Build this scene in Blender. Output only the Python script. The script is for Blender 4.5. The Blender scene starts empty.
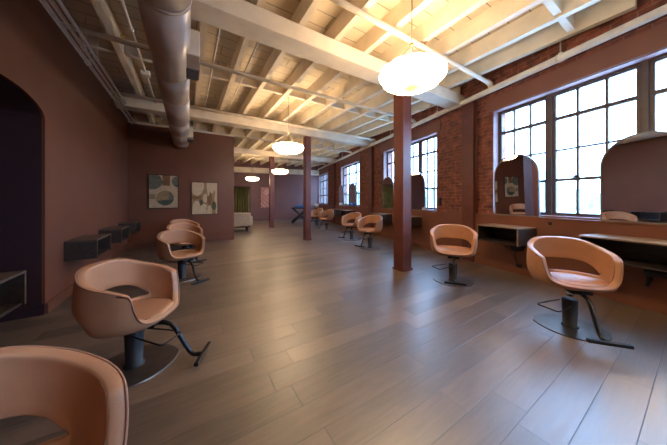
import bpy, bmesh, math, random
from mathutils import Vector, Matrix
random.seed(7)
PI = math.pi
SC = bpy.context.scene
COL = SC.collection

# ------------------------------------------------------------------ materials
def new_mat(name):
    m = bpy.data.materials.new(name); m.use_nodes = True
    nt = m.node_tree
    return m, nt, nt.nodes['Principled BSDF'], nt.nodes, nt.links

def lin(r, g, b):
    f = lambda c: (c/255/12.92) if c/255 <= .04045 else ((c/255+.055)/1.055)**2.4
    return (f(r), f(g), f(b), 1)

def simple(name, color, rough=.5, metal=0, noise=.12, scale=6, bump=0, bscale=60, spec=.5, coat=0):
    m, nt, p, N, L = new_mat(name)
    tc = N.new('ShaderNodeTexCoord'); nz = N.new('ShaderNodeTexNoise')
    nz.inputs['Scale'].default_value = scale; nz.inputs['Detail'].default_value = 4
    L.new(tc.outputs['Object'], nz.inputs['Vector'])
    mr = N.new('ShaderNodeMapRange')
    mr.inputs['From Min'].default_value = .3; mr.inputs['From Max'].default_value = .7
    mr.inputs['To Min'].default_value = 1-noise; mr.inputs['To Max'].default_value = 1+noise
    L.new(nz.outputs['Fac'], mr.inputs['Value'])
    mx = N.new('ShaderNodeMix'); mx.data_type = 'RGBA'; mx.blend_type = 'MULTIPLY'
    mx.inputs['Factor'].default_value = 1
    mx.inputs['A'].default_value = color
    L.new(mr.outputs['Result'], mx.inputs['B'])
    L.new(mx.outputs['Result'], p.inputs['Base Color'])
    p.inputs['Roughness'].default_value = rough; p.inputs['Metallic'].default_value = metal
    p.inputs['Specular IOR Level'].default_value = spec
    p.inputs['Coat Weight'].default_value = coat
    if bump:
        n2 = N.new('ShaderNodeTexNoise'); n2.inputs['Scale'].default_value = bscale
        n2.inputs['Detail'].default_value = 3
        L.new(tc.outputs['Object'], n2.inputs['Vector'])
        b = N.new('ShaderNodeBump'); b.inputs['Strength'].default_value = bump; b.inputs['Distance'].default_value = .01
        L.new(n2.outputs['Fac'], b.inputs['Height']); L.new(b.outputs['Normal'], p.inputs['Normal'])
    return m

def math_node(N, L, op, a, b=None):
    n = N.new('ShaderNodeMath'); n.operation = op
    for i, v in enumerate((a, b)):
        if v is None: continue
        if isinstance(v, (int, float)): n.inputs[i].default_value = v
        else: L.new(v, n.inputs[i])
    return n.outputs[0]

def plank_mat(name, c1, c2, w, length, gap, rough, groove_dark=.35, grain=.5, bump=.25, along_x=True, rvar=.1, spec=.5):
    """boards running along X, rows along Y, with staggered butt joints"""
    m, nt, p, N, L = new_mat(name)
    tc = N.new('ShaderNodeTexCoord'); sp = N.new('ShaderNodeSeparateXYZ')
    L.new(tc.outputs['Object'], sp.inputs[0])
    X, Y = (sp.outputs[0], sp.outputs[1]) if along_x else (sp.outputs[1], sp.outputs[0])
    yr = math_node(N, L, 'DIVIDE', Y, w)
    row = math_node(N, L, 'FLOOR', yr)
    wn = N.new('ShaderNodeTexWhiteNoise'); wn.noise_dimensions = '1D'
    L.new(row, wn.inputs['W'])
    off = math_node(N, L, 'MULTIPLY', wn.outputs['Value'], length)
    xs = math_node(N, L, 'ADD', X, off)
    xr = math_node(N, L, 'DIVIDE', xs, length)
    colm = math_node(N, L, 'FLOOR', xr)
    cmb = N.new('ShaderNodeCombineXYZ'); L.new(row, cmb.inputs[0]); L.new(colm, cmb.inputs[1])
    w2 = N.new('ShaderNodeTexWhiteNoise'); w2.noise_dimensions = '2D'; L.new(cmb.outputs[0], w2.inputs['Vector'])
    fy = math_node(N, L, 'FRACT', yr); fx = math_node(N, L, 'FRACT', xr)
    def edge(f, size):
        a = math_node(N, L, 'SUBTRACT', 1, f)
        mn = math_node(N, L, 'MINIMUM', f, a)
        mn = math_node(N, L, 'MULTIPLY', mn, size)
        return mn
    d = math_node(N, L, 'MINIMUM', edge(fy, w), edge(fx, length))
    g = N.new('ShaderNodeMapRange'); g.inputs['From Min'].default_value = gap*.3; g.inputs['From Max'].default_value = gap
    L.new(d, g.inputs['Value'])
    # grain: stretched noise, different per board
    mp = N.new('ShaderNodeCombineXYZ')
    gx = math_node(N, L, 'MULTIPLY', X, 1.6 )
    gy = math_node(N, L, 'MULTIPLY', Y, 16)
    L.new(gx, mp.inputs[0]); L.new(gy, mp.inputs[1])
    gz = math_node(N, L, 'MULTIPLY', w2.outputs['Value'], 40); L.new(gz, mp.inputs[2])
    nz = N.new('ShaderNodeTexNoise'); nz.inputs['Scale'].default_value = 2.2; nz.inputs['Detail'].default_value = 8
    nz.inputs['Roughness'].default_value = .65; nz.inputs['Distortion'].default_value = .6
    L.new(mp.outputs[0], nz.inputs['Vector'])
    fac = math_node(N, L, 'MULTIPLY', w2.outputs['Value'], 1-grain)
    gr = N.new('ShaderNodeMapRange'); gr.inputs['From Min'].default_value = .25; gr.inputs['From Max'].default_value = .75
    L.new(nz.outputs['Fac'], gr.inputs['Value'])
    fac = math_node(N, L, 'ADD', fac, math_node(N, L, 'MULTIPLY', gr.outputs[0], grain))
    mx = N.new('ShaderNodeMix'); mx.data_type = 'RGBA'
    mx.inputs['A'].default_value = c1; mx.inputs['B'].default_value = c2
    L.new(fac, mx.inputs['Factor'])
    gm = N.new('ShaderNodeMix'); gm.data_type = 'RGBA'
    gm.inputs['A'].default_value = tuple(x*groove_dark for x in c1[:3])+(1,)
    L.new(mx.outputs['Result'], gm.inputs['B']); L.new(g.outputs[0], gm.inputs['Factor'])
    L.new(gm.outputs['Result'], p.inputs['Base Color'])
    rr = math_node(N, L, 'ADD', math_node(N, L, 'MULTIPLY', nz.outputs['Fac'], rvar), rough-rvar/2)
    L.new(rr, p.inputs['Roughness'])
    p.inputs['Specular IOR Level'].default_value = min(spec, .6)
    if spec > .8: p.inputs['IOR'].default_value = 2.1
    hh = math_node(N, L, 'ADD', math_node(N, L, 'MULTIPLY', g.outputs[0], .7), math_node(N, L, 'MULTIPLY', nz.outputs['Fac'], .35))
    b = N.new('ShaderNodeBump'); b.inputs['Strength'].default_value = bump; b.inputs['Distance'].default_value = .004
    L.new(hh, b.inputs['Height']); L.new(b.outputs['Normal'], p.inputs['Normal'])
    return m

def brick_mat(name, c1, c2, mortar):
    m, nt, p, N, L = new_mat(name)
    tc = N.new('ShaderNodeTexCoord'); sp = N.new('ShaderNodeSeparateXYZ'); L.new(tc.outputs['Object'], sp.inputs[0])
    cb = N.new('ShaderNodeCombineXYZ')
    u = math_node(N, L, 'ADD', sp.outputs[0], sp.outputs[1])
    nz0 = N.new('ShaderNodeTexNoise'); nz0.inputs['Scale'].default_value = 14; L.new(tc.outputs['Object'], nz0.inputs['Vector'])
    wob = math_node(N, L, 'MULTIPLY', math_node(N, L, 'SUBTRACT', nz0.outputs['Fac'], .5), .022)
    L.new(u, cb.inputs[0]); L.new(math_node(N, L, 'ADD', sp.outputs[2], wob), cb.inputs[1])
    br = N.new('ShaderNodeTexBrick'); L.new(cb.outputs[0], br.inputs['Vector'])
    br.inputs['Color1'].default_value = c1; br.inputs['Color2'].default_value = c2; br.inputs['Mortar'].default_value = mortar
    br.inputs['Scale'].default_value = 1; br.inputs['Mortar Size'].default_value = .007; br.inputs['Mortar Smooth'].default_value = .3
    br.inputs['Brick Width'].default_value = .21; br.inputs['Row Height'].default_value = .07; br.inputs['Bias'].default_value = -.1
    nz = N.new('ShaderNodeTexNoise'); nz.inputs['Scale'].default_value = 9; nz.inputs['Detail'].default_value = 8
    L.new(tc.outputs['Object'], nz.inputs['Vector'])
    mr = N.new('ShaderNodeMapRange'); mr.inputs['From Min'].default_value = .3; mr.inputs['From Max'].default_value = .7
    mr.inputs['To Min'].default_value = .55; mr.inputs['To Max'].default_value = 1.4
    L.new(nz.outputs['Fac'], mr.inputs['Value'])
    mx = N.new('ShaderNodeMix'); mx.data_type = 'RGBA'; mx.blend_type = 'MULTIPLY'; mx.inputs['Factor'].default_value = 1
    L.new(br.outputs['Color'], mx.inputs['A']); L.new(mr.outputs[0], mx.inputs['B'])
    L.new(mx.outputs['Result'], p.inputs['Base Color']); p.inputs['Roughness'].default_value = .75
    h = math_node(N, L, 'SUBTRACT', math_node(N, L, 'MULTIPLY', nz.outputs['Fac'], .8), br.outputs['Fac'])
    b = N.new('ShaderNodeBump'); b.inputs['Strength'].default_value = .9; b.inputs['Distance'].default_value = .012
    L.new(h, b.inputs['Height']); L.new(b.outputs['Normal'], p.inputs['Normal'])
    return m

def wood_mat(name, c1, c2, rough=.5, scale=3, axis=0):
    m, nt, p, N, L = new_mat(name)
    tc = N.new('ShaderNodeTexCoord'); mp = N.new('ShaderNodeMapping')
    s = [scale*9]*3; s[axis] = scale; mp.inputs['Scale'].default_value = s
    L.new(tc.outputs['Object'], mp.inputs['Vector'])
    nz = N.new('ShaderNodeTexNoise'); nz.inputs['Scale'].default_value = 1; nz.inputs['Detail'].default_value = 6; nz.inputs['Distortion'].default_value = .5
    L.new(mp.outputs[0], nz.inputs['Vector'])
    mx = N.new('ShaderNodeMix'); mx.data_type = 'RGBA'; mx.inputs['A'].default_value = c1; mx.inputs['B'].default_value = c2
    mr = N.new('ShaderNodeMapRange'); mr.inputs['From Min'].default_value = .3; mr.inputs['From Max'].default_value = .7
    L.new(nz.outputs['Fac'], mr.inputs['Value'])
    L.new(mr.outputs[0], mx.inputs['Factor']); L.new(mx.outputs['Result'], p.inputs['Base Color'])
    p.inputs['Roughness'].default_value = rough
    b = N.new('ShaderNodeBump'); b.inputs['Strength'].default_value = .15; b.inputs['Distance'].default_value = .003
    L.new(nz.outputs['Fac'], b.inputs['Height']); L.new(b.outputs['Normal'], p.inputs['Normal'])
    return m

def emit_mat(name, color, strength):
    m, nt, p, N, L = new_mat(name)
    p.inputs['Base Color'].default_value = (.85, .8, .72, 1)
    tc = N.new('ShaderNodeTexCoord'); nz = N.new('ShaderNodeTexNoise'); nz.inputs['Scale'].default_value = 5
    L.new(tc.outputs['Object'], nz.inputs['Vector'])
    mr = N.new('ShaderNodeMapRange'); mr.inputs['To Min'].default_value = strength*.9; mr.inputs['To Max'].default_value = strength*1.1
    L.new(nz.outputs['Fac'], mr.inputs['Value'])
    p.inputs['Emission Color'].default_value = color
    L.new(mr.outputs[0], p.inputs['Emission Strength'])
    return m

def pane_mat(name):
    m, nt, p, N, L = new_mat(name)
    N.remove(p); out = N['Material Output']
    tc = N.new('ShaderNodeTexCoord'); nz = N.new('ShaderNodeTexNoise'); nz.inputs['Scale'].default_value = 7; nz.inputs['Detail'].default_value = 5
    nz.inputs['Distortion'].default_value = 1.2
    L.new(tc.outputs['Object'], nz.inputs['Vector'])
    rp = N.new('ShaderNodeValToRGB')
    rp.color_ramp.elements[0].position = .35; rp.color_ramp.elements[0].color = (.80, .86, .90, 1)
    rp.color_ramp.elements[1].position = .62; rp.color_ramp.elements[1].color = (.97, .98, .99, 1)
    L.new(nz.outputs['Fac'], rp.inputs[0])
    tr = N.new('ShaderNodeBsdfTransparent'); L.new(rp.outputs[0], tr.inputs['Color'])
    gl = N.new('ShaderNodeBsdfGlossy'); gl.inputs['Roughness'].default_value = .08
    mx = N.new('ShaderNodeMixShader'); mx.inputs[0].default_value = .05
    L.new(tr.outputs[0], mx.inputs[1]); L.new(gl.outputs[0], mx.inputs[2]); L.new(mx.outputs[0], out.inputs['Surface'])
    return m

LAMP = 17.5
M = {}
M['floor'] = plank_mat('oak_floor', (.020, .011, .007, 1), (.225, .143, .090, 1), .178, 1.35, .0024, .40, grain=.5, bump=.45, rvar=.24, spec=.95)
M['deck'] = plank_mat('painted_deck', (.66, .565, .43, 1), (.77, .67, .52, 1), .235, 2.6, .007, .6, groove_dark=.2, grain=.3, bump=.5)
M['cream'] = simple('cream_paint', (.75, .65, .50, 1), .55, noise=.1, scale=4, bump=.15, bscale=25)
M['maroon'] = simple('maroon_wall_paint', (.155, .051, .026, 1), .42, noise=.10, scale=1.6, bump=.06, bscale=40)
M['plum'] = simple('dark_plum', (.040, .016, .020, 1), .5, noise=.1, scale=2)
M['mauve'] = simple('mauve_wall_paint', (.20, .095, .092, 1), .5, noise=.08, scale=1.6, bump=.05, bscale=40)
M['panel'] = simple('panel_maroon_paint', (.21, .075, .042, 1), .45, noise=.1, scale=2, bump=.05)
M['post'] = simple('post_maroon_paint', (.135, .038, .028, 1), .42, noise=.18, scale=5, bump=.12, bscale=18)
M['brick'] = brick_mat('painted_brick', (.30, .088, .050, 1), (.15, .045, .030, 1), (.30, .15, .11, 1))
M['jamb'] = simple('jamb_paint', (.30, .17, .17, 1), .5, noise=.12, scale=6, bump=.1)
M['leather'] = simple('tan_leather', (.48, .240, .128, 1), .40, noise=.06, scale=8, bump=.08, bscale=220)
M['piping'] = simple('leather_piping', (.36, .18, .11, 1), .5)
M['black'] = simple('black_plastic', (.010, .010, .010, 1), .55, noise=.1, scale=12)
M['black_metal'] = simple('black_steel', (.018, .017, .017, 1), .3, metal=.5, noise=.1, scale=12)
M['plate'] = simple('bronze_plate', (.20, .165, .145, 1), .36, metal=.9, noise=.15, scale=9)
M['chrome'] = simple('chrome', (.6, .6, .6, 1), .12, metal=1, noise=.03)
M['steel'] = simple('silver_edge', (.55, .55, .56, 1), .3, metal=1, noise=.05)
M['mframe'] = simple('grey_frame_edge', (.20, .175, .175, 1), .35, noise=.05)
M['mirror'] = simple('mirror_glass', (.86, .86, .85, 1), .005, metal=1, noise=.0)
M['dwood'] = wood_mat('dark_stained_wood', (.022, .014, .011, 1), (.055, .036, .028, 1), .45, 3, 0)
M['mwood'] = wood_mat('mid_brown_wood', (.06, .038, .026, 1), (.12, .078, .052, 1), .45, 3, 0)
M['lwood'] = wood_mat('light_wood_top', (.22, .14, .09, 1), (.34, .23, .15, 1), .4, 3, 0)
M['duct'] = simple('duct_paint', (.54, .47, .43, 1), .36, metal=.3, noise=.12, scale=3, bump=.1, bscale=8)
M['pipe'] = simple('pipe_paint', (.76, .68, .56, 1), .45, noise=.1, scale=8)
M['frame'] = simple('window_frame_paint', (.095, .066, .060, 1), .45, noise=.15, scale=10)
M['pane'] = pane_mat('obscure_pane')
M['grille'] = simple('grille_grey', (.11, .115, .13, 1), .5)
M['lamp'] = emit_mat('lamp_silk', (1, .72, .43, 1), LAMP)
M['goldglow'] = emit_mat('gold_silk', (1, .62, .2, 1), .9)
M['liner'] = emit_mat('lit_liner', (1, .74, .46, 1), LAMP*.6)
M['wire'] = simple('lamp_wire', (.25, .2, .14, 1), .4, metal=.6)
M['brass'] = simple('brass', (.62, .42, .16, 1), .3, metal=1)
M['gap'] = simple('black_gap', (.006, .006, .006, 1), .8)
M['curtain'] = simple('olive_curtain', (.25, .205, .06, 1), .7, noise=.15, scale=5)
M['sofa'] = simple('cream_upholstery', (.52, .39, .26, 1), .7, noise=.07, scale=9, bump=.1, bscale=150)
M['pictureframe'] = simple('dark_picture_frame', (.035, .018, .012, 1), .4)
M['p_sand'] = simple('ink_sand', (.50, .36, .22, 1), .7, noise=.15, scale=20)
M['p_cream'] = simple('ink_cream', (.58, .45, .29, 1), .7, noise=.12, scale=20)
M['p_green'] = simple('ink_sage', (.13, .125, .085, 1), .7, noise=.25, scale=20)
M['p_dgreen'] = simple('ink_deep_green', (.055, .075, .045, 1), .7, noise=.2, scale=20)
M['p_brown'] = simple('ink_brown', (.21, .10, .04, 1), .7, noise=.2, scale=20)
M['p_tan'] = simple('ink_tan', (.30, .20, .10, 1), .7, noise=.2, scale=20)
M['p_pink'] = simple('ink_pink', (.50, .21, .17, 1), .7, noise=.2, scale=9)
M['p_rose'] = simple('ink_rose', (.62, .36, .29, 1), .7, noise=.2, scale=9)
M['blue'] = simple('blue_fabric', (.05, .16, .42, 1), .5)
M['white'] = simple('white_gloss', (.8, .8, .8, 1), .3, noise=.03)
M['grass'] = simple('hill_green', (.16, .20, .12, 1), .9, noise=.5, scale=.25)
M['concrete'] = simple('outside_paving', (.35, .35, .34, 1), .9, noise=.2, scale=.4)
M['render'] = simple('pale_render', (.60, .58, .55, 1), .8, noise=.1, scale=.5)

# ------------------------------------------------------------------ mesh helpers
def bm_box(bm, x0, x1, y0, y1, z0, z1, bevel=0, mi=0):
    vs = [bm.verts.new((x, y, z)) for x in (x0, x1) for y in (y0, y1) for z in (z0, z1)]
    q = [(0, 1, 3, 2), (4, 6, 7, 5), (0, 4, 5, 1), (2, 3, 7, 6), (0, 2, 6, 4), (1, 5, 7, 3)]
    fs = [bm.faces.new([vs[i] for i in f]) for f in q]
    for f in fs: f.material_index = mi
    if bevel:
        es = {e for f in fs for e in f.edges}
        bmesh.ops.bevel(bm, geom=list(es), offset=bevel, segments=2, affect='EDGES', profile=.6)
    return fs

def bm_tube(bm, pts, r, seg=10, closed=False, caps=True):
    pts = [Vector(p) for p in pts]; n = len(pts)
    rad = r if isinstance(r, (list, tuple)) else [r]*n
    t0 = (pts[1]-pts[0]).normalized()
    up = Vector((0, 0, 1)) if abs(t0.z) < .9 else Vector((1, 0, 0))
    nrm = (up - t0*up.dot(t0)).normalized()
    rings = []
    for i, p in enumerate(pts):
        if closed: t = (pts[(i+1) % n]-pts[i-1]).normalized()
        elif i == 0: t = t0
        elif i == n-1: t = (pts[-1]-pts[-2]).normalized()
        else: t = ((pts[i+1]-p).normalized()+(p-pts[i-1]).normalized()).normalized()
        nrm = (nrm - t*nrm.dot(t)).normalized(); b = t.cross(nrm)
        rings.append([bm.verts.new(p+(nrm*math.cos(a)+b*math.sin(a))*rad[i]) for a in [2*PI*k/seg for k in range(seg)]])
    m = n if closed else n-1
    for i in range(m):
        A, B = rings[i], rings[(i+1) % n]
        for k in range(seg):
            f = bm.faces.new((A[k], A[(k+1) % seg], B[(k+1) % seg], B[k])); f.smooth = True
    if caps and not closed:
        bm.faces.new(rings[0][::-1]); bm.faces.new(rings[-1])

def bm_lathe(bm, prof, seg=24, cx=0, cy=0, smooth=True, mod=None):
    rings = []
    for r, z in prof:
        if r < 1e-5: rings.append([bm.verts.new((cx, cy, z))]); continue
        ring = []
        for k in range(seg):
            a = 2*PI*k/seg; q = r*(mod(a) if mod else 1)
            ring.append(bm.verts.new((cx+q*math.cos(a), cy+q*math.sin(a), z)))
        rings.append(ring)
    for A, B in zip(rings, rings[1:]):
        for k in range(seg):
            k2 = (k+1) % seg
            if len(A) == 1 and len(B) == 1: continue
            if len(A) == 1: f = bm.faces.new((A[0], B[k2], B[k]))
            elif len(B) == 1: f = bm.faces.new((A[k], A[k2], B[0]))
            else: f = bm.faces.new((A[k], A[k2], B[k2], B[k]))
            f.smooth = smooth

def bm_prism(bm, poly, axis_fn, d0, d1):
    """extrude 2D poly; axis_fn(u,v,d)->xyz"""
    a = [bm.verts.new(axis_fn(u, v, d0)) for u, v in poly]
    b = [bm.verts.new(axis_fn(u, v, d1)) for u, v in poly]
    n = len(poly); bm.faces.new(a); bm.faces.new(b[::-1])
    for i in range(n): bm.faces.new((a[i], b[i], b[(i+1) % n], a[(i+1) % n]))

def ob(name, bm, mats, parent=None, loc=(0, 0, 0), rz=0, smooth_angle=None, recalc=True):
    if recalc: bmesh.ops.recalc_face_normals(bm, faces=bm.faces)
    me = bpy.data.meshes.new(name); bm.to_mesh(me); bm.free()
    for m in (mats if isinstance(mats, (list, tuple)) else [mats]): me.materials.append(m)
    o = bpy.data.objects.new(name, me); COL.objects.link(o)
    o.location = loc; o.rotation_euler = (0, 0, rz)
    if parent: o.parent = parent
    return o

def tag(o, label, cat, group=None):
    o['label'] = label; o['category'] = cat
    if group: o['group'] = group
    return o

def thing(name, label, cat, loc=(0, 0, 0), rz=0, group=None):
    o = bpy.data.objects.new(name, None); COL.objects.link(o)
    o.location = loc; o.rotation_euler = (0, 0, rz); o.empty_display_size = .1
    return tag(o, label, cat, group)

def struct(o):
    o['kind'] = 'structure'; return o

def copy_tree(o, parent=None):
    c = o.copy(); COL.objects.link(c)
    if parent: c.parent = parent
    for ch in list(o.children): copy_tree(ch, c)
    return c

def B(): return bmesh.new()

# ------------------------------------------------------------------ layout frames
# main axis: Y goes down the room, X across; right brick wall is skewed
XW = 4.27
U = Vector((.2177, .976, 0)); NN = Vector((-.976, .2177, 0))
RZ = math.atan2(.976, .2177)
def W(s, t=0, z=0): return Vector((XW, 0, 0)) + U*s + NN*t + Vector((0, 0, z))
def wx(y): return XW + .22305*y
XL, YB, YP, CZ = -1.28, -5.3, 7.67, 3.60      # left wall, wall behind, partition, deck underside
FO = Vector((3.36, 14.4, 0))                   # far wall reference point (wall runs along NN)

# ------------------------------------------------------------------ floor, ceiling
bm = B(); bm_prism(bm, [(-3.4, -5.6), (wx(-5.6)+.3, -5.6), (wx(13.8)+.3, 13.8), (-3.4, 17)], lambda u, v, d: (u, v, d), -.12, 0)
struct(ob('floor', bm, M['floor']))
bm = B(); bm_prism(bm, [(-3.4, -5.6), (wx(-5.6)+.3, -5.6), (wx(13.8)+.3, 13.8), (-3.4, 17)], lambda u, v, d: (u, v, d), CZ, CZ+.08)
ceiling = struct(ob('ceiling', bm, M['deck']))
JB = 3.36
jx = [1.19+.51*k for k in range(-5, 13)]
YF = lambda x: 14.4+.223*(3.36-x)
for x in jx:
    y0 = YB if x < wx(YB)-.1 else (x-XW+.10)/.22305+.05
    bm = B(); bm_box(bm, x-.04, x+.04, y0, YF(x)-.02, JB, CZ)
    ob('joist', bm, M['cream'], ceiling)
BEAMS = [2.78, 6.48, 10.28, -.92, -4.6]
for y in BEAMS:
    bm = B(); bm_box(bm, XL+.01, wx(y-.15)+.0, y-.15, y+.15, 3.15, JB-.002, bevel=.012)
    struct(ob('beam_%d' % (BEAMS.index(y)+1), bm, M['cream']))
for y in (.92, 4.64, 8.38, 12.2, -2.75):
    for a, b in zip(jx, jx[1:]):
        if b > wx(y)-.05: continue
        bm = B(); bm_box(bm, a+.042, b-.042, y-.035, y+.035, JB+.03, CZ)
        ob('blocking', bm, M['cream'], ceiling)

# ------------------------------------------------------------------ left wall with arched opening
AY0, AY1, ASP, ATOP = 2.6, 3.70, 2.05, 2.225
def arch_z(y):
    c = (AY0+AY1)/2; q = abs(y-c)/((AY1-AY0)/2)
    return ASP + (ATOP-ASP)*math.sqrt(max(0, 1-q**2.0)) if q < 1 else ASP
poly = [(YB, 0), (AY0, 0), (AY0, ASP)]
bm = B()
f = lambda u, v, d: (d, u, v)
WT = .025
bm_prism(bm, [(YB, 0), (AY0, 0), (AY0, CZ), (YB, CZ)], f, XL-WT, XL)
bm_prism(bm, [(AY1, 0), (16.5, 0), (16.5, CZ), (AY1, CZ)], f, XL-WT, XL)
n = 28
ys = [AY0+(AY1-AY0)*(1-math.cos(PI*k/n))/2 for k in range(n+1)]
for a, b in zip(ys, ys[1:]):
    bm_prism(bm, [(a, arch_z(a)), (b, arch_z(b)), (b, CZ), (a, CZ)], f, XL-WT, XL)
wall_left = struct(ob('wall_left', bm, M['maroon']))
# deep passage beyond the arch, coloured darker than the left wall
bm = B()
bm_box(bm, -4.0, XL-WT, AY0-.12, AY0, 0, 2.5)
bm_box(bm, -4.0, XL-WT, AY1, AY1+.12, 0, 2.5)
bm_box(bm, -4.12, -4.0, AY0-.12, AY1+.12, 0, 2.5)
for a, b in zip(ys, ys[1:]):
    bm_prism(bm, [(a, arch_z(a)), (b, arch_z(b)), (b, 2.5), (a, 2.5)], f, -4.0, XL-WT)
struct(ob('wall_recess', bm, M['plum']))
bm = B(); bm_box(bm, -4.12, -3.38, AY0-.12, AY1+.12, -.12, 0)
struct(ob('floor_recess', bm, M['floor']))
def board(name, mat, x0, x1, y0, y1, h=.11, rz=0, loc=(0, 0, 0)):
    bm = B(); bm_box(bm, x0, x1, y0, y1, 0, h-.02); bm_box(bm, min(x0, x1)+(.004 if x1-x0 < .1 else 0), max(x0, x1)-(.004 if x1-x0 < .1 else 0), y0+(.004 if y1-y0 < .1 else 0), y1-(.004 if y1-y0 < .1 else 0), h-.02, h)
    return struct(ob(name, bm, mat, rz=rz, loc=loc))
board('baseboard_left', M['maroon'], XL, XL+.022, AY1, YP)
board('baseboard_left_near', M['maroon'], XL, XL+.022, YB, AY0)
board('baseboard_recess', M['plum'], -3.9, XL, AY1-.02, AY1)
# partition with the pictures
PX1 = 1.195
bm = B(); bm_box(bm, XL, PX1, YP, YP+.16, 0, 3.148)
struct(ob('wall_partition', bm, M['maroon']))
bm = B(); bm_box(bm, XL, PX1+.01, YP-.01, YP+.17, 3.148, 3.20)
struct(ob('trim_1', bm, M['cream']))
board('baseboard_partition', M['maroon'], XL+.022, PX1+.0, YP-.02, YP)
# far wall (perpendicular to the brick wall) and wall behind the camera
bm = B()
bm_box(bm, -4.6, 5.0, -.16, 0, 0, CZ)       # local x along -NN direction
FR = math.atan2(-.2177, .976)
ROT = FR
far = struct(ob('wall_back', bm, M['mauve'], loc=FO+Vector((.2177, .976, 0))*.16, rz=FR))
bm = B(); bm_box(bm, -4.55, 4.02, -.03, 0, 0, .13)
struct(ob('baseboard_back', bm, M['mauve'], loc=FO, rz=FR))
bm = B(); bm_box(bm, -4.55, 4.0, -.30, -.005, 2.84, 3.14, bevel=.01)
struct(ob('trim_2', bm, M['cream'], loc=FO, rz=FR))
bm = B(); bm_box(bm, XL-.1, wx(YB)+.1, YB-.16, YB, 0, CZ)
struct(ob('wall_front', bm, M['maroon']))

# ------------------------------------------------------------------ brick wall with four windows and an added unseen bay
WC = [.862, 4.66, 8.72, 12.82, -3.12]; WHS = dict(zip(WC, (1.25, 1.19, 1.04, .98, 1.25)))  # last bay is unseen, added behind the camera for daylight on the foreground
WZ0, WZ1 = .95, 2.83
s0, s1 = -5.7, 14.0
bm = B()
edges = [s0]
for c in sorted(WC): edges += [c-WHS[c], c+WHS[c]]
edges.append(s1)
TH = .34
for a, b in zip(edges[::2], edges[1::2]):
    if b > a: bm_box(bm, a, b, -TH, 0, 0, CZ)
for c in WC:
    WH = WHS[c]
    bm_box(bm, c-WH, c+WH, -TH, 0, 0, WZ0)
    bm_box(bm, c-WH, c+WH, -TH, 0, WZ1, CZ)
wall_right = struct(ob('wall_right', bm, M['brick'], loc=(XW, 0, 0), rz=RZ))
PST = [2.56, 6.62, 10.62]                      # wall posts under the beams
bays = [(-1.28, PST[0]-.13), (PST[0]+.13, PST[1]-.13), (PST[1]+.13, PST[2]-.13), (PST[2]+.13, 13.7), (-5.55, -1.30)]
for i, c in enumerate(WC):
    WH = WHS[c]
    # smooth band over each window
    bm = B(); bm_box(bm, max(bays[i][0], c-WH-.12), min(bays[i][1], c+WH+.12), .0, .018, WZ1, WZ1+.27, bevel=.006)
    o = struct(ob('trim_%d' % (11+i), bm, M['panel'], loc=(XW, 0, 0), rz=RZ))
    # low smooth panel and its ledge
    a, b = bays[i]
    bm = B(); bm_box(bm, a, b, 0, .045, 0, .925)
    pn = struct(ob('wall_panel_%d' % (i+1), bm, M['panel'], loc=(XW, 0, 0), rz=RZ))
    bm = B(); bm_box(bm, a, b, 0, .055, .925, .945, bevel=.004)
    if b > c: bm_box(bm, c-WH, c+WH, -.15, 0, WZ0-.002, WZ0+.006)
    ob('ledge', bm, M['panel'], pn)
    bm = B(); bm_box(bm, a, b, .045, .068, 0, .10); bm_box(bm, a, b, .045, .060, .10, .125)
    struct(ob('baseboard_right_%d' % (i+1), bm, M['panel'], loc=(XW, 0, 0), rz=RZ))
    # window
    win = struct(bpy.data.objects.new('window_%d' % (i+1), None)); COL.objects.link(win)
    win.location = W(c, -.15, 0); win.rotation_euler = (0, 0, RZ)
    bm = B()                                        # painted reveal: jambs, head, sill
    bm_box(bm, -WH, -WH+.012, -.06, .148, WZ0, WZ1); bm_box(bm, WH-.012, WH, -.06, .148, WZ0, WZ1)
    bm_box(bm, -WH+.012, WH-.012, -.06, .148, WZ1-.012, WZ1)
    bm_box(bm, -WH+.012, WH-.012, -.06, .148, WZ0+.006, WZ0+.022)
    ob('reveal', bm, M['jamb'], win)
    a = WH-.012
    bm = B()
    MU = .455*WH/1.25
    for q in (-MU, MU): bm_box(bm, q-.028, q+.028, -.05, .03, WZ0+.022, WZ1-.012, bevel=.006)
    bm_box(bm, -a, a, -.05, .025, WZ1-.045, WZ1-.012); bm_box(bm, -a, a, -.05, .025, WZ0+.022, WZ0+.05)
    bm_box(bm, -a, -a+.012, -.05, .025, WZ0+.05, WZ1-.045); bm_box(bm, a-.012, a, -.05, .025, WZ0+.05, WZ1-.045)
    ob('window_frame', bm, M['frame'], win)
    zr = [2.785, 2.42, 1.945, 1.503, 1.0]
    for (x0, x1) in ((-a+.012, -MU-.028), (-MU+.028, MU-.028), (MU+.028, a-.012)):
        bm = B()
        for z, h in zip(zr, (.018, .024, .012, .02, .018)):
            bm_box(bm, x0, x1, -.03, .012, z-h, z+h)
        w3 = (x1-x0)/3
        for k in range(4):
            h = .02 if k in (0, 3) else .0135
            cx = x0+w3*k; cx = min(max(cx, x0+h), x1-h)
            for z2, z1 in zip(zr, zr[1:]):
                bm_box(bm, cx-h, cx+h, -.028, .008, z1+.01, z2-.01)
        sash = ob('sash', bm, M['frame'], win)
        bm = B(); bm_box(bm, x0+.01, x1-.01, -.012, -.008, 1.0, 2.785)
        ob('pane', bm, M['pane'], sash)
        bm = B(); bm_box(bm, (x0+x1)/2-.035+.15, (x0+x1)/2+.035+.15, .010, .035, 1.523, 1.545, bevel=.004)
        bm_box(bm, (x0+x1)/2+.14, (x0+x1)/2+.16, .012, .05, 1.545, 1.56)
        ob('latch', bm, M['black_metal'], sash)
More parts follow.
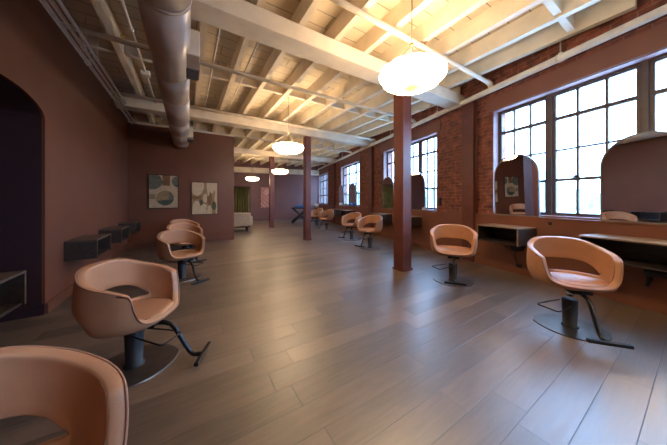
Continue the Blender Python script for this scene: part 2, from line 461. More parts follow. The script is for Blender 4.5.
# wall posts (dark timber pilasters below the beams)
for k, s in enumerate(PST):
    bm = B(); bm_box(bm, -.13, .13, 0, .10, 0, 3.15, bevel=.01)
    struct(ob('trim_%d' % (7+k), bm, M['post'], loc=W(s, 0, 0), rz=RZ))

# ------------------------------------------------------------------ free-standing posts
post_lbl = ['maroon timber post nearest the camera, in front of the low lamp',
            'maroon timber post second from the camera, left of the small far chairs',
            'thin far maroon post beside the pink picture']
for (x, y, pw), l in zip(((3.17, 2.80, 1), (3.10, 6.48, .84), (3.17, 10.28, .86)), post_lbl):
    t = thing('timber_post', l, 'post', (x, y, 0), 0, 'row of posts down the room')
    q = .108*pw; e = q+.012
    bm = B(); bm_box(bm, -q, q, -q, q, .0, 3.149, bevel=.014)
    ob('shaft', bm, M['post'], t)
    bm = B()
    bm_box(bm, -e, -q-.001, -e, e, 0, .03); bm_box(bm, q+.001, e, -e, e, 0, .03)
    bm_box(bm, -q-.001, q+.001, -e, -q-.001, 0, .03); bm_box(bm, -q-.001, q+.001, q+.001, e, 0, .03)
    ob('foot_trim', bm, M['post'], t)

# ------------------------------------------------------------------ styling chairs
def catmull(tab, x):
    for i in range(len(tab)-1):
        if tab[i][0] <= x <= tab[i+1][0]: break
    p1, p2 = tab[i], tab[i+1]
    p0 = tab[i-1] if i else p1; p3 = tab[i+2] if i+2 < len(tab) else p2
    m1 = (p2[1]-p0[1])/max(1e-6, p2[0]-p0[0]); m2 = (p3[1]-p1[1])/max(1e-6, p3[0]-p1[0])
    if i == 0: m1 = 0
    if i+2 >= len(tab): m2 = 0
    h = p2[0]-p1[0]; t = (x-p1[0])/h
    return ((2*t**3-3*t**2+1)*p1[1]+(t**3-2*t*t+t)*h*m1+(-2*t**3+3*t*t)*p2[1]+(t**3-t*t)*h*m2)
HT = [(0, .79), (35, .776), (65, .728), (90, .690), (108, .660), (117, .642), (121, .622), (125, .548), (130, .478), (138, .438), (150, .420), (180, .414)]
ZB = .405
def rim_h(ph): return catmull(HT, abs(math.degrees(ph)))
def plan(ph, sc):   # plan outline of the bucket
    a = ph+PI
    c, s = math.cos(a), math.sin(a); e = 2/2.35
    return Vector((math.copysign(abs(c)**e, c)*.262*sc, math.copysign(abs(s)**e, s)*.306*sc))
def fscale(z): return catmull([(.30, .80), (.405, .93), (.47, 1.0), (.58, 1.025), (.70, 1.0), (.82, .955)], min(max(z, .30), .82))
NPH = 160
def ins_(deg): return 1-.13*max(0, 1-(deg/82)**4)
def make_shell():
    bm = B()
    c0 = bm.verts.new((0, 0, .362))
    cols = []; rims = []
    for k in range(NPH):
        ph = -PI+2*PI*k/NPH
        h = rim_h(ph); deg = abs(math.degrees(ph))
        vs = []
        for sc, z in ((.35, .363), (.62, .367), (.80, .377), (.885, .390)):
            p = plan(ph, sc*(1 if sc < .7 else 1-(1-ins_(deg))*(sc-.5)/.4)); vs.append(bm.verts.new((p.x, p.y, z)))
        zb = min(.446, ZB+.45*(h-ZB))
        op = .128*max(0, 1-(deg/79)**3.0) if deg < 79 else 0
        zt = min(max(zb+.012, .446+op), ZB+.72*(h-ZB)) if deg < 110 else ZB+.72*(h-ZB)
        ins = 1-.13*max(0, 1-(deg/82)**4)
        if deg >= 79 and deg < 110: zt = zb+.012+(ZB+.72*(h-ZB)-zb-.012)*(deg-79)/31
        zs = [ZB, zb, zt]+[zt+(h-zt)*q for q in (.2, .45, .7, .9, 1)]
        for iz, z in enumerate(zs):
            p = plan(ph, fscale(z)*(ins if iz < 2 else 1)); vs.append(bm.verts.new((p.x, p.y, z)))
        cols.append(vs); rims.append(vs[-1].co.copy())
    for k in range(NPH):
        A, Bc = cols[k], cols[(k+1) % NPH]
        bm.faces.new((c0, Bc[0], A[0]))
        d1 = abs(math.degrees(-PI+2*PI*k/NPH)); d2 = abs(math.degrees(-PI+2*PI*(k+1)/NPH))
        for j in range(len(A)-1):
            if j == 5 and max(d1, d2) < 77.5: continue       # open slot behind the seat
            bm.faces.new((A[j], Bc[j], Bc[j+1], A[j+1]))
    bmesh.ops.recalc_face_normals(bm, faces=bm.faces)
    if sum((f.normal.z for f in bm.faces if f.calc_center_median().z < .36)) > 0:
        bmesh.ops.reverse_faces(bm, faces=bm.faces)
    bmesh.ops.solidify(bm, geom=list(bm.faces), thickness=.046)
    for f in bm.faces: f.smooth = True
    es = [e for e in bm.edges if len(e.link_faces) == 2 and e.calc_face_angle(0) > math.radians(55)]
    bmesh.ops.bevel(bm, geom=es, offset=.009, segments=2, affect='EDGES', profile=.5)
    for f in bm.faces: f.smooth = True
    return bm, rims

def make_chair():
    t = thing('styling_chair', 'x', 'chair')
    bm, rims = make_shell()
    shell = ob('bucket_shell', bm, M['leather'], t, recalc=False)
    bm = B(); bm_tube(bm, [Vector((p.x*1.003, p.y*1.003, p.z-.004)) for p in rims], .0042, 6, closed=True)
    ob('piping', bm, M['piping'], shell)
    # seat cushion, filling the bowl
    bm = B(); prof = [(.0, .400), (.55, .400), (.79, .402), (.84, .410), (.85, .420), (.83, .430), (.70, .436), (.40, .434), (0, .432)]
    rings = []
    for sc, z in prof:
        if sc == 0: rings.append([bm.verts.new((0, 0, z))]); continue
        rings.append([bm.verts.new((*(plan(2*PI*k/56, sc*(1-.6*(1-ins_(min(math.degrees(2*PI*k/56), 360-math.degrees(2*PI*k/56)))))).xy), z)) for k in range(56)])
    for A, C in zip(rings, rings[1:]):
        for k in range(56):
            q = (k+1) % 56
            f = bm.faces.new((A[0], C[q], C[k]) if len(A) == 1 else ((A[k], A[q], C[0]) if len(C) == 1 else (A[k], A[q], C[q], C[k])))
            f.smooth = True
    ob('seat_cushion', bm, M['leather'], t)
    # pump column
    bm = B(); bm_lathe(bm, [(0, .004), (.062, .004), (.062, .016), (.049, .020), (.058, .255), (.056, .265), (0, .265)], 28)
    ob('pump_column', bm, M['black'], t)
    bm = B(); bm_lathe(bm, [(0, .262), (.026, .262), (.026, .335), (0, .335)], 20)
    ob('piston', bm, M['chrome'], t)
    bm = B(); bm_box(bm, -.11, .17, -.075, .075, .334, .363, bevel=.004)
    ob('seat_plate', bm, M['black_metal'], t)
    # leaf-shaped floor plate
    bp = B(); pts = []
    for sgn in (1, -1):
        for k in range(20):
            a = -1+2*k/20
            v = .25*(1-abs(a)**2.2)**.72
            pts.append((sgn*a*-.275, sgn*v))
    a_ = [bp.verts.new((u, v, 0)) for u, v in pts]; b_ = [bp.verts.new((u*.985, v*.985, .010)) for u, v in pts]
    bp.faces.new(a_[::-1]); bp.faces.new(b_)
    for i in range(len(pts)): bp.faces.new((a_[i], a_[(i+1) % len(pts)], b_[(i+1) % len(pts)], b_[i]))
    base = ob('floor_plate', bp, M['plate'], t)
    # kick lever, a thin rod loop
    bm = B(); lp = [(.05, -.055, .245), (.18, -.075, .235), (.295, -.085, .225), (.31, -.07, .223), (.31, .07, .223), (.295, .085, .225), (.18, .075, .235), (.05, .055, .245)]
    bm_tube(bm, lp, .006, 8)
    lever = ob('kick_lever', bm, M['black_metal'], t)
    # foot rest: bent tube and cross bar
    bm = B(); fp = [(.13, 0, .335), (.20, 0, .335), (.245, 0, .320), (.275, 0, .285), (.335, 0, .17), (.375, 0, .105), (.40, 0, .082), (.44, 0, .078), (.47, 0, .078)]
    bm_tube(bm, fp, .0165, 12)
    fr = ob('foot_rest', bm, M['black_metal'], t)
    bm = B(); bm_box(bm, .455, .485, -.13, .13, .068, .094, bevel=.006)
    ob('cross_bar', bm, M['black_metal'], fr)
    return t

proto = make_chair()
def children(o, n): return [c for c in o.children if c.name.split('.')[0] == n]
# x, y, facing, plate angle, lever angle, label
chairs = [
    (-.465, .885, -42, 0, -45, 'tan bucket chair cut off at the lower left corner, nearest the camera', 'l'),
    (-.33, 2.20, -24, 6, -40, 'tan bucket chair on the dark leaf plate left of centre, beside the arched recess', 'l'),
    (-.08, 4.29, -60, 0, -40, 'tan bucket chair below the two pictures, front one of three overlapping', 'l'),
    (-.05, 5.60, -58, 0, -40, 'tan bucket chair behind the front one below the pictures, mostly hidden', 'l'),
    (-.06, 6.75, -55, 0, -40, 'tan bucket chair farthest along the left wall, only its top rim showing', 'l'),
    (3.07, .68, 219, -60, 165, 'large tan bucket chair at the right, nearest the row of windows', 'r'),
    (3.34, 1.99, 214, -52, 165, 'tan bucket chair facing the camera between the nearest post and the big right chair', 'r'),
    (3.89, 4.48, 197, -40, 160, 'tan bucket chair just left of the nearest post, front of an overlapping pair', 'r'),
    (4.27, 5.77, 195, -40, 160, 'tan bucket chair half behind the one just left of the nearest post', 'r'),
    (4.80, 8.19, 192, -40, 160, 'small far tan chair right of the second post, front of its pair', 'r'),
    (5.17, 9.75, 190, -40, 160, 'small far tan chair touching the second post in view, back of its pair', 'r'),
]
for i, (x, y, fa, pa, la, lbl, side) in enumerate(chairs):
    c = proto if i == 0 else copy_tree(proto)
    c.location = (x, y, .0); R = math.radians
    c.rotation_euler = (0, 0, R(fa))
    children(c, 'floor_plate')[0].rotation_euler = (0, 0, R(pa-fa))
    children(c, 'kick_lever')[0].rotation_euler = (0, 0, R(la-fa))
    if True:
        for n_ in ('bucket_shell', 'seat_cushion', 'seat_plate', 'foot_rest', 'piston'):
            children(c, n_)[0].location.z = (-.034 if i < 2 else -.055) if side == 'l' else .035
    c['label'] = lbl; c['group'] = 'styling chairs along the left wall' if side == 'l' else 'styling chairs along the window wall'

# ------------------------------------------------------------------ wall shelves (open-front boxes)
def make_shelf(w, d, h, th, name, label, group, top='lwood'):
    """local: x along wall, y outwards, top at z=0; open towards +y"""
    t = thing(name, label, 'shelf', group=group)
    bm = B()
    bm_box(bm, -w/2, -w/2+th, 0, d, -h, -.018); bm_box(bm, w/2-th, w/2, 0, d, -h, -.018)
    bm_box(bm, -w/2+th, w/2-th, 0, .015, -h+.02, -.018)
    bm_box(bm, -w/2+th, w/2-th, 0, d-.01, -h, -h+.018)
    ob('box', bm, M['dwood'], t)
    bm = B(); bm_box(bm, -w/2, w/2, 0, d, -.018, 0, bevel=.002)
    ob('top_board', bm, M[top], t)
    bm = B(); e = .004
    bm_box(bm, -w/2, -w/2+th, d, d+e, -h, 0); bm_box(bm, w/2-th, w/2, d, d+e, -h, 0); bm_box(bm, -w/2+th, w/2-th, d, d+e, -.018, 0)
    ob('edge_band', bm, M[top], t)
    return t
sl = make_shelf(.64, .29, .24, .018, 'wall_shelf', 'x', 'box shelves on the left wall', 'mwood')
LL = [(2.27, 'dark box shelf cut off at the left edge of the photo, by the arched recess'),
      (4.45, 'dark wooden box shelf nearest on the maroon left wall right of the arch'),
      (5.75, 'dark wooden box shelf second after the arch on the left wall'),
      (7.05, 'dark wooden box shelf farthest along the left wall near the corner')]
for i, (y, l) in enumerate(LL):
    c = sl if i == 0 else copy_tree(sl)
    c.location = (XL, y, .70); c.rotation_euler = (0, 0, -PI/2); c['label'] = l
STN = [.394, 1.72, 4.27, 5.60, 8.29, 9.62]
SHL = ['thin topped dark shelf behind the large right chair, running out of frame',
       'dark wooden box shelf with visible grain end under the narrow mirror by the brick pier',
       'dark shelf just right of the nearest maroon post',
       'dark shelf just left of the nearest maroon post, behind the chair pair',
       'small far dark shelf under the pair of grey mirrors, nearer one',
       'small far dark shelf under the pair of grey mirrors, farther one']
sr = make_shelf(.66, .42, .27, .02, 'styling_shelf', 'x', 'box shelves below the windows')
for i, (s, l) in enumerate(zip(STN, SHL)):
    c = sr if i == 0 else copy_tree(sr)
    c.location = W(s, .045, .785); c.rotation_euler = (0, 0, RZ); c['label'] = l

# ------------------------------------------------------------------ arched mirrors standing on the ledge
def make_mirror():
    t = thing('arched_mirror', 'x', 'mirror', group='arched mirrors on the window ledge')
    r = .35; hs = .665
    def outline(q):
        rr = r-q
        pts = [(-rr, q), (rr, q), (rr, hs)]
        pts += [(rr*math.cos(PI*k/28), hs+rr*math.sin(PI*k/28)) for k in range(1, 28)]
        return pts+[(-rr, hs)]
    f = lambda u, v, d: (u, d, v)
    bm = B(); bm_prism(bm, outline(.0152), f, 0.0, .020); ob('backing', bm, M['black'], t)
    bm = B(); bm_prism(bm, outline(.0152), f, .0205, .0235); ob('glass', bm, M['mirror'], t)
    bm = B(); o_, i_ = outline(0), outline(.015); n = len(o_)
    vs = [[bm.verts.new(f(u, v, d)) for u, v in pl] for pl, d in ((o_, -.002), (o_, .027), (i_, .027), (i_, -.002))]
    for a in range(4):
        for k in range(n):
            bm.faces.new((vs[a][k], vs[a][(k+1) % n], vs[(a+1) % 4][(k+1) % n], vs[(a+1) % 4][k]))
    ob('frame_edge', bm, M['mframe'], t)
    return t
mp_ = make_mirror()
ML = ['large arched mirror at the right edge of the photo, showing plain brown wall',
      'narrow arched mirror showing a picture and a chair, beside the brick pier',
      'arched mirror on the ledge just right of the nearest maroon post',
      'arched mirror reflecting the green curtain, left of the nearest post',
      'far grey arched mirror, right one of the small pair',
      'far grey arched mirror, left one of the small pair']
MS = [(.36, -.8, -3.9), (1.70, -1.6, -1.7), (4.15, -1.8, -1.7), (5.50, -1.8, -1.7), (8.25, -1.8, -1.7), (9.60, -1.8, -1.7)]
for i, ((s, ti, ya), l) in enumerate(zip(MS, ML)):
    c = mp_ if i == 0 else copy_tree(mp_)
    c.location = W(s, .02, .946); c.rotation_euler = (math.radians(ti), 0, RZ+math.radians(ya)); c['label'] = l

# ------------------------------------------------------------------ pendant lamps
def make_lamp():
    t = thing('pendant_lamp', 'x', 'lamp', group='glowing bowl pendants')
    G = 12
    scal = lambda a: 1-.035*abs(math.sin(G*a/2))**.5*-1 - .035
    sc2 = lambda a: 1-.075*(1-abs(math.sin(G*a/2))**.7)
    bm = B()
    prof = [(.05, -.118), (.15, -.114), (.235, -.098), (.300, -.066), (.345, -.022), (.365, .022), (.364, .048), (.350, .066), (.315, .074)]
    bm_lathe(bm, prof, 72, mod=sc2)
    sh = ob('shade', bm, M['lamp'], t)
    bm = B()
    for k in range(G):
        a = 2*PI*k/G
        bm_tube(bm, [(r*sc2(a)*1.008*math.cos(a), r*sc2(a)*1.008*math.sin(a), z) for r, z in prof], .0060, 5)
    ob('rib_wires', bm, M['wire'], sh)
    bm = B(); bm_lathe(bm, [(0, -.112), (.075, -.112), (.085, -.119), (.06, -.128), (0, -.132)], 20)
    ob('finial', bm, M['goldglow'], t)
    bm = B(); bm_lathe(bm, [(0, -.085)]+[(r*.95, z+.008) for r, z in prof[1:]], 72, mod=sc2); ob('liner', bm, M['liner'], sh)
    bm = B()
    for k in range(3):
        a = 2*PI*k/3+.4
        bm_tube(bm, [(.30*math.cos(a), .30*math.sin(a), .074), (0, 0, .36)], .0035, 6)
    ob('hanger_wires', bm, M['wire'], t)
    bm = B(); bm_lathe(bm, [(0, .35), (.02, .355), (.02, .385), (0, .39)], 12)
    ob('hanger_hub', bm, M['brass'], t)
    return t
lm = make_lamp()
LP = [(2.14, 1.753, 2.585, 'largest glowing silk bowl pendant, hanging before the nearest post'),
      (1.94, 5.04, 2.38, 'second largest glowing bowl pendant, left of the second post'),
      (3.08, 8.90, 2.33, 'third glowing bowl pendant overlapping the farthest post'),
      (2.72, 11.98, 2.27, 'smallest farthest glowing pendant above the sofa and curtain'),
      (2.05, -1.75, 2.55, 'unseen bowl pendant added behind the camera to light the foreground')]  # last pendant is out of view, added to brighten the foreground
lamps = [lm]+[copy_tree(lm) for _ in LP[1:]]
for (x, y, z, l), c in zip(LP, lamps):
    sc_ = {8.90: .87, 11.98: .86, 5.04: .96}.get(y, 1); c.scale = (sc_,)*3; zt_ = (CZ-z)/sc_
    c.location = (x, y, z); c['label'] = l
    bm = B(); bm_tube(bm, [(0, 0, .385), (0, 0, zt_-.02)], .006, 6); ob('cord', bm, M['wire'], c)
    bm = B(); bm_lathe(bm, [(0, zt_-.03), (.055, zt_-.025), (.06, zt_-.002), (0, zt_-.002)], 20); ob('ceiling_rose', bm, M['wire'], c)

# ------------------------------------------------------------------ duct
t = thing('air_duct', 'thick round grey ventilation duct running overhead at the left', 'duct', (-.16, 0, 2.79))
bm = B()
R_ = .18
yd = [YB+.01, -.9, .9, 2.15, 3.4, 4.2, 5.4, 6.3, 7.1, YP-.012]
for a, b in zip(yd, yd[1:]): bm_tube(bm, [(0, a+.004, 0), (0, b-.004, 0)], R_, 40)
ob('duct_tube', bm, M['duct'], t)
for y in yd[1:-1]:
    bm = B(); bm_tube(bm, [(0, y-.018, 0), (0, y+.018, 0)], R_+.006, 40); ob('seam_ring', bm, M['duct'], t)
for y in (1.0, 3.3, 5.5, 7.2):
    for q in (-1, 1):
        bm = B(); bm_tube(bm, [(q*(R_+.004), y, 0), (q*(R_+.004), y, CZ-2.79)], .006, 6); ob('hanger_strap', bm, M['pipe'], t)
for y0, y1 in ((2.78, 3.33), (6.45, 6.95)):
    bm = B(); bm_box(bm, .12, .265, y0, y1, -.10, .16, bevel=.006)
    bx_ = ob('side_register', bm, M['pipe'], t)
    bm = B(); bm_box(bm, .135, .268, y0+.30 if y0 < 4 else y0+.2, y1+.006, -.11, .03)
    for k in range(5): bm_box(bm, .262, .274, y0+.31 if y0 < 4 else y0+.21, y1, -.10+.026*k, -.09+.026*k)
    ob('grille', bm, M['grille'], bx_)

# ------------------------------------------------------------------ pipes
def straight_pipe(name, label, pts, r, heads=(), group=None, cat='pipe', elbows=True):
    t = thing(name, label, cat, group=group)
    bm = B(); bm_tube(bm, pts, r, 14)
    ob('tube', bm, M['pipe'], t)
    for hx in heads:
        bm = B(); v = Vector(hx)
        bm_tube(bm, [v, v+Vector((0, 0, .045)), v+Vector((0, 0, .047)), v+Vector((0, 0, .058))], [.012, .012, .024, .024], 10)
        ob('sprinkler_head', bm, M['brass'], t)
    return t
mz = 3.165
mainp = thing('main_pipe', 'long pale pipe running above all the windows along the brick wall', 'pipe', W(0, .15, mz), RZ)
bm = B(); bm_tube(bm, [(-5.4, 0, 0), (13.4, 0, 0)], .048, 16); ob('tube', bm, M['pipe'], mainp)
for s in (-.2, 1.05, 3.3, 5.2, 7.2, 9.2, 11.2):
    bm = B(); bm_tube(bm, [(s-.03, 0, 0), (s+.03, 0, 0)], .056, 14)
    ob('coupling', bm, M['pipe'], mainp)
    bm = B(); bm_tube(bm, [(s, 0, .04), (s, 0, .07), (s, 0, .075), (s, 0, CZ-mz)], [.022, .022, .008, .008], 10)
    ob('hanger_rod', bm, M['pipe'], mainp)
BL = ['pale branch pipe across the ceiling in front of the largest lamp', 'pale branch pipe crossing behind the largest lamp under the joists',
      'pale branch pipe above the second lamp and beam', 'pale branch pipe behind the second lamp, fourth from the camera',
      'farthest pale branch pipe over the end of the room']
for y, l in zip((2.02, 4.02, 6.02, 8.02, 11.6), BL):
    x1 = wx(y)-.155; z = 3.27
    hs = [(x, y, z+.02) for x in (2.75, .52, -.72) if abs(x+.16) > .25]
    pts = [(XL+.02, y, z), (x1-.07, y, z), (x1-.02, y, z-.015), (x1, y, z-.06)]
    t = straight_pipe('sprinkler_pipe', l, pts, .033, hs, 'sprinkler branch pipes')
    bm = B(); bm_tube(bm, [(x1-.13, y, z), (x1-.06, y, z), (x1-.02, y, z-.012), (x1, y, z-.055)], .043, 12)
    ob('elbow', bm, M['pipe'], t)
# conduits at the left
def conduit(label, x, z, r, y0=YB+.05, y1=YP-.05, fit=(), box=None):
    t = thing('conduit', label, 'conduit', (x, y0, z), group='electrical conduits at the left')
    bm = B(); bm_tube(bm, [(0, 0, 0), (0, y1-y0, 0)], r, 8); ob('tube', bm, M['pipe'], t)
    for q in box or ():
        bm = B(); bm_box(bm, -.06, .06, q-y0-.06, q-y0+.06, -.06, .015, bevel=.006); ob('junction_box', bm, M['pipe'], t)
    for y in fit:
        bm = B(); bm_tube(bm, [(0, y-y0-.03, 0), (0, y-y0+.03, 0)], r*1.5, 8); ob('coupling', bm, M['pipe'], t)
        if z < 3.3:
            bm = B(); bm_tube(bm, [(0, y-y0+.06, 0), (0, y-y0+.06, CZ-z)], .005, 6); ob('hanger_rod', bm, M['pipe'], t)
    return t
conduit('thin pale conduit nearest the maroon left wall top', -1.19, 3.13, .022, fit=(1.5, 3.1, 4.6))
conduit('second thin conduit from the maroon left wall', -1.125, 3.14, .018, fit=(2.2, 4.2))
conduit('third thin conduit from the maroon left wall', -1.06, 3.135, .018, y1=6.1, fit=(2.4, 4.4))
conduit('slim pale conduit between the left wall and the duct', -.60, 3.335, .018, fit=(2.0, 3.8, 5.0), box=(2.3, 4.95))
conduit('slim pale conduit just right of the duct', .33, 3.335, .013, fit=(3.4, 5.4))
conduit('slim pale conduit under the joists right of the duct', .80, 3.335, .013, y0=3.0, fit=(3.6, 5.6))
# ------------------------------------------------------------------ pictures
def picture(name, label, w, h, fn, mats, loc, rz, cells=84, fw=.02):
    t = thing(name, label, 'picture', loc, rz)
    bm = B()
    for x0, x1, z0, z1 in ((-w/2, -w/2+fw, 0, h), (w/2-fw, w/2, 0, h), (-w/2+fw, w/2-fw, 0, fw), (-w/2+fw, w/2-fw, h-fw, h)):
        bm_box(bm, x0, x1, -.035, -.002, z0, z1)
    ob('picture_frame', bm, M['pictureframe'], t)
    bm = B(); nx = cells; nz = int(cells*h/w)
    iw, ih = w-2*fw, h-2*fw
    g = [[bm.verts.new((-iw/2+iw*i/nx, -.026, fw+ih*j/nz)) for i in range(nx+1)] for j in range(nz+1)]
    for j in range(nz):
        for i in range(nx):
            f = bm.faces.new((g[j][i], g[j][i+1], g[j+1][i+1], g[j+1][i])); f.material_index = fn((i+.5)/nx, (j+.5)/nz, h/w)
    bm_box(bm, -iw/2, iw/2, -.024, -.004, fw, h-fw)
    ob('artwork', bm, mats, t, recalc=False)
    return t
def circ(x, y, cx, cy, r, asp): return (x-cx)**2+((y-cy)*asp)**2 < r*r
def art1(x, y, a):
    # sand ground, sage discs
    if circ(x, y, .55, .30, .31, a):
        if y-.20 < .12*(x-.2) and circ(x, y, .55, .30, .31, a): return 3 if y < .24 else 2
        if x > .68+.25*(y-.2): return 2
        if circ(x, y, .46, .38, .20, a): return 4
        return 4 if x < .68 else 2
    if circ(x, y, .12, .80, .33, a): return 2
    if circ(x, y, 1.02, .82, .24, a): return 3 if y < .72 else 2
    if .45 < x < .72 and y > .68: return 5
    if x < .22 and y < .42: return 4 if y > .27 else 0
    return 0
def art2(x, y, a):
    # tall cream and brown interlocking shapes
    def bow(cx, cy, rx, ry): return ((x-cx)/rx)**2+((y-cy)/ry)**2 < 1
    if bow(.20, .92, .26, .34) or bow(.78, 1.0, .12, .34) or bow(1.02, .9, .16, .28): return 1
    if bow(.64, .92, .07, .34): return 1
    if bow(.18, .08, .17, .34): return 1
    if bow(.46, .20, .13, .12) and y > .2: return 1
    if bow(.44, .02, .13, .22) or bow(.68, .02, .10, .26): return 1
    if bow(.36, .30, .07, .16) or bow(.86, .26, .09, .14): return 3
    if bow(.68, .48, .10, .22): return 5
    if bow(.52, .50, .10, .14): return 1
    if bow(.95, .46, .07, .26) or (x > .93 and y < .4): return 1
    if bow(.1, .52, .2, .06): return 5
    return 5 if (.28 < x < .34 and y > .3) else 4
pm = [M['p_sand'], M['p_cream'], M['p_green'], M['p_dgreen'], M['p_tan'], M['p_brown']]
picture('framed_print', 'framed print of sage discs on sand, left one on the maroon partition', .66, .90, art1, pm, (-.545, YP, .985), 0)
picture('framed_print', 'framed print of tall brown and cream shapes, right one on the partition', .68, .94, art2, pm, (.415, YP, .79), 0)
def art3(x, y, a):
    if circ(x, y, .45, .78, .22, a): return 1
    if circ(x, y, .7, .35, .3, a) and not circ(x, y, .6, .4, .2, a): return 2
    return 1 if (x*3+y*5) % 1 < .25 else 0
def F(u, d=0, z=0): return FO + Vector((.976, -.2177, 0))*u + Vector((-.2177, -.976, 0))*d + Vector((0, 0, z))
picture('pink_print', 'pink framed picture on the far mauve wall behind the farthest post', .86, 1.28, art3, [M['p_pink'], M['p_rose'], M['p_tan']], F(.80, 0, .74), FR, cells=50)

# ------------------------------------------------------------------ curtain at the far doorway
t = thing('curtain', 'olive green curtain filling a doorway in the far wall', 'curtain', F(-.95, .0, 0), FR)
bm = B(); n = 90; w = 1.40
rows = []
for j, z in enumerate((.03, .7, 1.4, 1.98)):
    rows.append([bm.verts.new((-w/2+w*i/n, -.10+.032*math.sin(i*.72+.15*j)+.012*math.sin(i*1.7), z)) for i in range(n+1)])
for A, C in zip(rows, rows[1:]):
    for i in range(n):
        f = bm.faces.new((A[i], A[i+1], C[i+1], C[i])); f.smooth = True
bmesh.ops.solidify(bm, geom=list(bm.faces), thickness=.006)
ob('drape', bm, M['curtain'], t)
bm = B(); bm_box(bm, -w/2-.07, -w/2, -.03, -.001, 0, 2.06); bm_box(bm, w/2, w/2+.07, -.03, -.001, 0, 2.06); bm_box(bm, -w/2, w/2, -.03, -.001, 2.0, 2.06)
bm_box(bm, -w/2, w/2, -.008, -.001, 0, 2.0)
ob('door_surround', bm, M['post'], t)
bm = B(); bm_tube(bm, [(-w/2-.05, -.10, 1.985), (w/2+.05, -.10, 1.985)], .014, 10); bm_box(bm, -w/2-.01, -w/2+.01, -.10, -.03, 1.975, 1.995); bm_box(bm, w/2-.01, w/2+.01, -.10, -.03, 1.975, 1.995)
ob('rod', bm, M['black_metal'], t)

# ------------------------------------------------------------------ far furniture
t = thing('sofa', 'low cream sofa seen from behind at the end of the partition', 'sofa', (1.18, 9.85, 0), math.radians(-8))
bm = B(); bm_box(bm, -.95, .95, -.35, -.17, .20, .72, bevel=.035); ob('back_rest', bm, M['sofa'], t)
bm = B(); bm_box(bm, -.95, .95, -.17, .42, .20, .38, bevel=.03); ob('seat_base', bm, M['sofa'], t)
for sx in (-1, 1):
    bm = B(); bm_box(bm, sx*.95-.07, sx*.95+.07, -.33, .42, .20, .56, bevel=.03); ob('arm', bm, M['sofa'], t)
for sx in (-.46, .46):
    bm = B(); bm_box(bm, sx-.41, sx+.41, -.16, .42, .385, .50, bevel=.035); ob('seat_cushion', bm, M['sofa'], t)
bm = B(); bm_box(bm, -.93, .93, -.30, .38, .15, .195); ob('under_frame', bm, M['black'], t)
for sx in (-.82, 0, .82):
    for y in (-.25, .32):
        bm = B(); bm_tube(bm, [(sx, y, 0), (sx, y, .152)], [.022, .035], 10); ob('foot', bm, M['black'], t)

t = thing('folding_table', 'black cross-legged table with a bright blue top behind the second post', 'table', (5.2, 11.6, 0), math.radians(-20))
for sy in (-.3, .3):
    bm = B(); bm_tube(bm, [(-.50, sy, .02), (.34, sy, .76)], .045, 8); ob('leg', bm, M['black'], t)
    bm = B(); bm_tube(bm, [(.38, sy+.092, .02), (-.44, sy+.092, .76)], .045, 8); ob('leg', bm, M['black'], t)
bm = B(); bm_box(bm, -.52, .52, -.42, .42, .762, .82, bevel=.01); ob('table_top', bm, M['black'], t)
bm = B(); bm_box(bm, -.30, .50, -.36, .36, .821, .96, bevel=.03); ob('blue_pad', bm, M['blue'], t)

t = thing('globe_lamp', 'small white globe beside the far chairs near the second post', 'lamp', W(11.75, .72, .0), RZ)
bm = B(); bm_lathe(bm, [(0, 0), (.12, 0), (.12, .02), (.015, .03), (.015, .79), (0, .79)], 20); ob('stand', bm, M['black_metal'], t)
bm = B(); bm_lathe(bm, [(.13*math.sin(PI*k/12), 0.905-.13*math.cos(PI*k/12)) for k in range(13)], 24); ob('globe', bm, M['white'], t)

# ------------------------------------------------------------------ small fittings on the window wall
t = thing('hair_dryer', 'black hair dryer with looped cord hanging on the wall at the right edge', 'hair dryer', W(.25, .045, .42), RZ)
bm = B(); bm_box(bm, -.06, .06, 0, .07, -.04, .05, bevel=.01); ob('holder', bm, M['black'], t)
bm = B(); bm_tube(bm, [(.06, .12, 0), (-.12, .12, .03)], [.045, .038], 14); ob('barrel', bm, M['black'], t)
bm = B(); bm_tube(bm, [(.03, .12, -.03), (.05, .12, -.14)], [.022, .018], 10); ob('handle', bm, M['black'], t)
bm = B(); bm_tube(bm, [(-.13+.045*math.cos(a), .10+.01*math.sin(a*2), -.05+.03*math.sin(a)) for a in [2*PI*k/20 for k in range(20)]], .009, 6, closed=True); ob('cord', bm, M['grille'], t)
t = thing('dryer_holder', 'dark holster with a dangling cord below the box shelf by the brick pier', 'holder', W(1.63, .045, .515), RZ)
bm = B(); bm_prism(bm, [(-.11, 0), (.11, 0), (.05, -.13), (-.05, -.13)], lambda u, v, d: (u, d, v), .0, .12); ob('holster', bm, M['black'], t)
bm = B(); bm_tube(bm, [(.02, .05, -.12), (.04, .06, -.2), (.03, .05, -.28), (-.0, .04, -.36)], .007, 6); ob('cord', bm, M['black'], t)
bm = B(); bm_box(bm, -.03, .03, .0, .045, -.40, -.35, bevel=.006); ob('plug', bm, M['black'], t)
bm = B(); bm_box(bm, -.02, .02, 0, .006, -.02, .02, bevel=.003); bm_tube(bm, [(0, 0, 0), (0, .035, 0), (0, .045, .02)], .005, 6)
tag(ob('wall_hook', bm, M['black_metal'], loc=W(1.22, .045, .86), rz=RZ), 'tiny dark hook on the panel below the window sill', 'hook')
bm = B(); bm_box(bm, -.035, .035, 0, .03, -.09, .09, bevel=.006)
tag(ob('wall_switch', bm, M['black'], loc=W(3.36, 0, 1.17), rz=RZ), 'small dark switch box on the brick right of the middle window', 'switch')
t = thing('vertical_conduit', 'thin maroon conduit running up the brick beside the dark wall post', 'conduit', W(2.40, .02, .0), RZ)
bm = B(); bm_tube(bm, [(0, .03, .95), (0, .03, 3.08)], .014, 8); ob('tube', bm, M['post'], t)
bm = B()
for z in (1.2, 2.1, 2.9): bm_box(bm, -.03, .03, -.019, .034, z, z+.025)
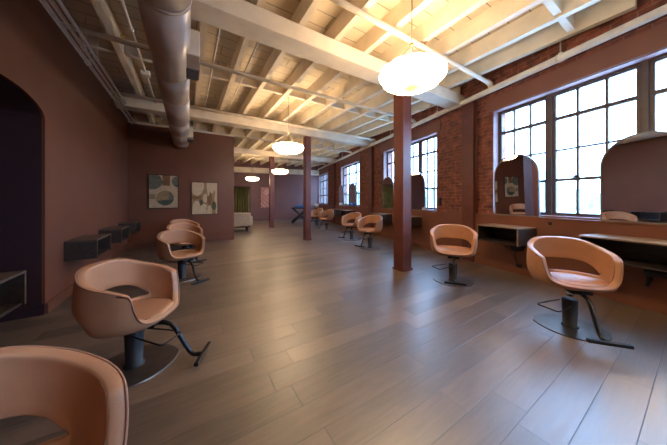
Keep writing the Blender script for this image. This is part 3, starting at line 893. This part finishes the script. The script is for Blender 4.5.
ob('clips', bm, M['post'], t)

# ------------------------------------------------------------------ outside
bm = B(); bm_box(bm, 4.9, 90, -70, 80, -.6, -.5)
bm.verts.ensure_lookup_table()
struct(ob('ground', bm, M['concrete'], loc=(4, 0, 0), rz=0))
bm = B(); n = 60
top = []; bot = []
for i in range(n+1):
    y = -80+180*i/n
    h = 5.5+2.2*math.sin(i*.35)+1.2*math.sin(i*.9+1)+.6*math.sin(i*2.3)
    rows_ = [(60, -.6), (66, h*.45), (74, h*.8), (84, h), (110, h)]
    top.append([bm.verts.new((x+1.5*math.sin(i*.7+x), y, z)) for x, z in rows_])
for A, C in zip(top, top[1:]):
    for a in range(4): bm.faces.new((A[a], C[a], C[a+1], A[a+1])).smooth = True
struct(ob('hills', bm, M['grass']))

# ------------------------------------------------------------------ light: sky through the windows, lamps
w = bpy.data.worlds.new('sky'); SC.world = w; w.use_nodes = True
bg = w.node_tree.nodes['Background']
bg.inputs['Color'].default_value = (.34, .60, 1.0, 1); bg.inputs['Strength'].default_value = 16.0
for c in WC:
    WH = WHS[c]
    l = bpy.data.lights.new('sky_portal', 'AREA'); l.shape = 'RECTANGLE'; l.size = 2*WH; l.size_y = WZ1-WZ0
    l.cycles.is_portal = True
    o = bpy.data.objects.new('sky_portal', l); COL.objects.link(o)
    o.location = W(c, -.25, (WZ0+WZ1)/2)
    # face into the room (+NN): light shines along local -Z
    o.rotation_euler = NN.to_track_quat('-Z', 'Z').to_euler()

# ------------------------------------------------------------------ camera
cd = bpy.data.cameras.new('camera'); cam = bpy.data.objects.new('camera', cd); COL.objects.link(cam)
cd.sensor_width = 36; cd.sensor_fit = 'HORIZONTAL'; cd.lens = 232.5/667*36
cd.shift_y = -22.1/667; cd.clip_start = .02
cam.location = (0, 0, 1.2); cam.rotation_euler = (PI/2, 0, -math.radians(32.04))
SC.camera = cam

SC.view_settings.view_transform = 'Standard'; SC.view_settings.look = 'None'
SC.view_settings.gamma = 1; SC.view_settings.use_curve_mapping = False
SC.view_settings.exposure = .85
SC.cycles.max_bounces = 10; SC.cycles.diffuse_bounces = 6; SC.cycles.transparent_max_bounces = 12
SC.cycles.use_denoising = True
SC.cycles.sample_clamp_indirect = 8
SC.cycles.caustics_reflective = False; SC.cycles.caustics_refractive = False
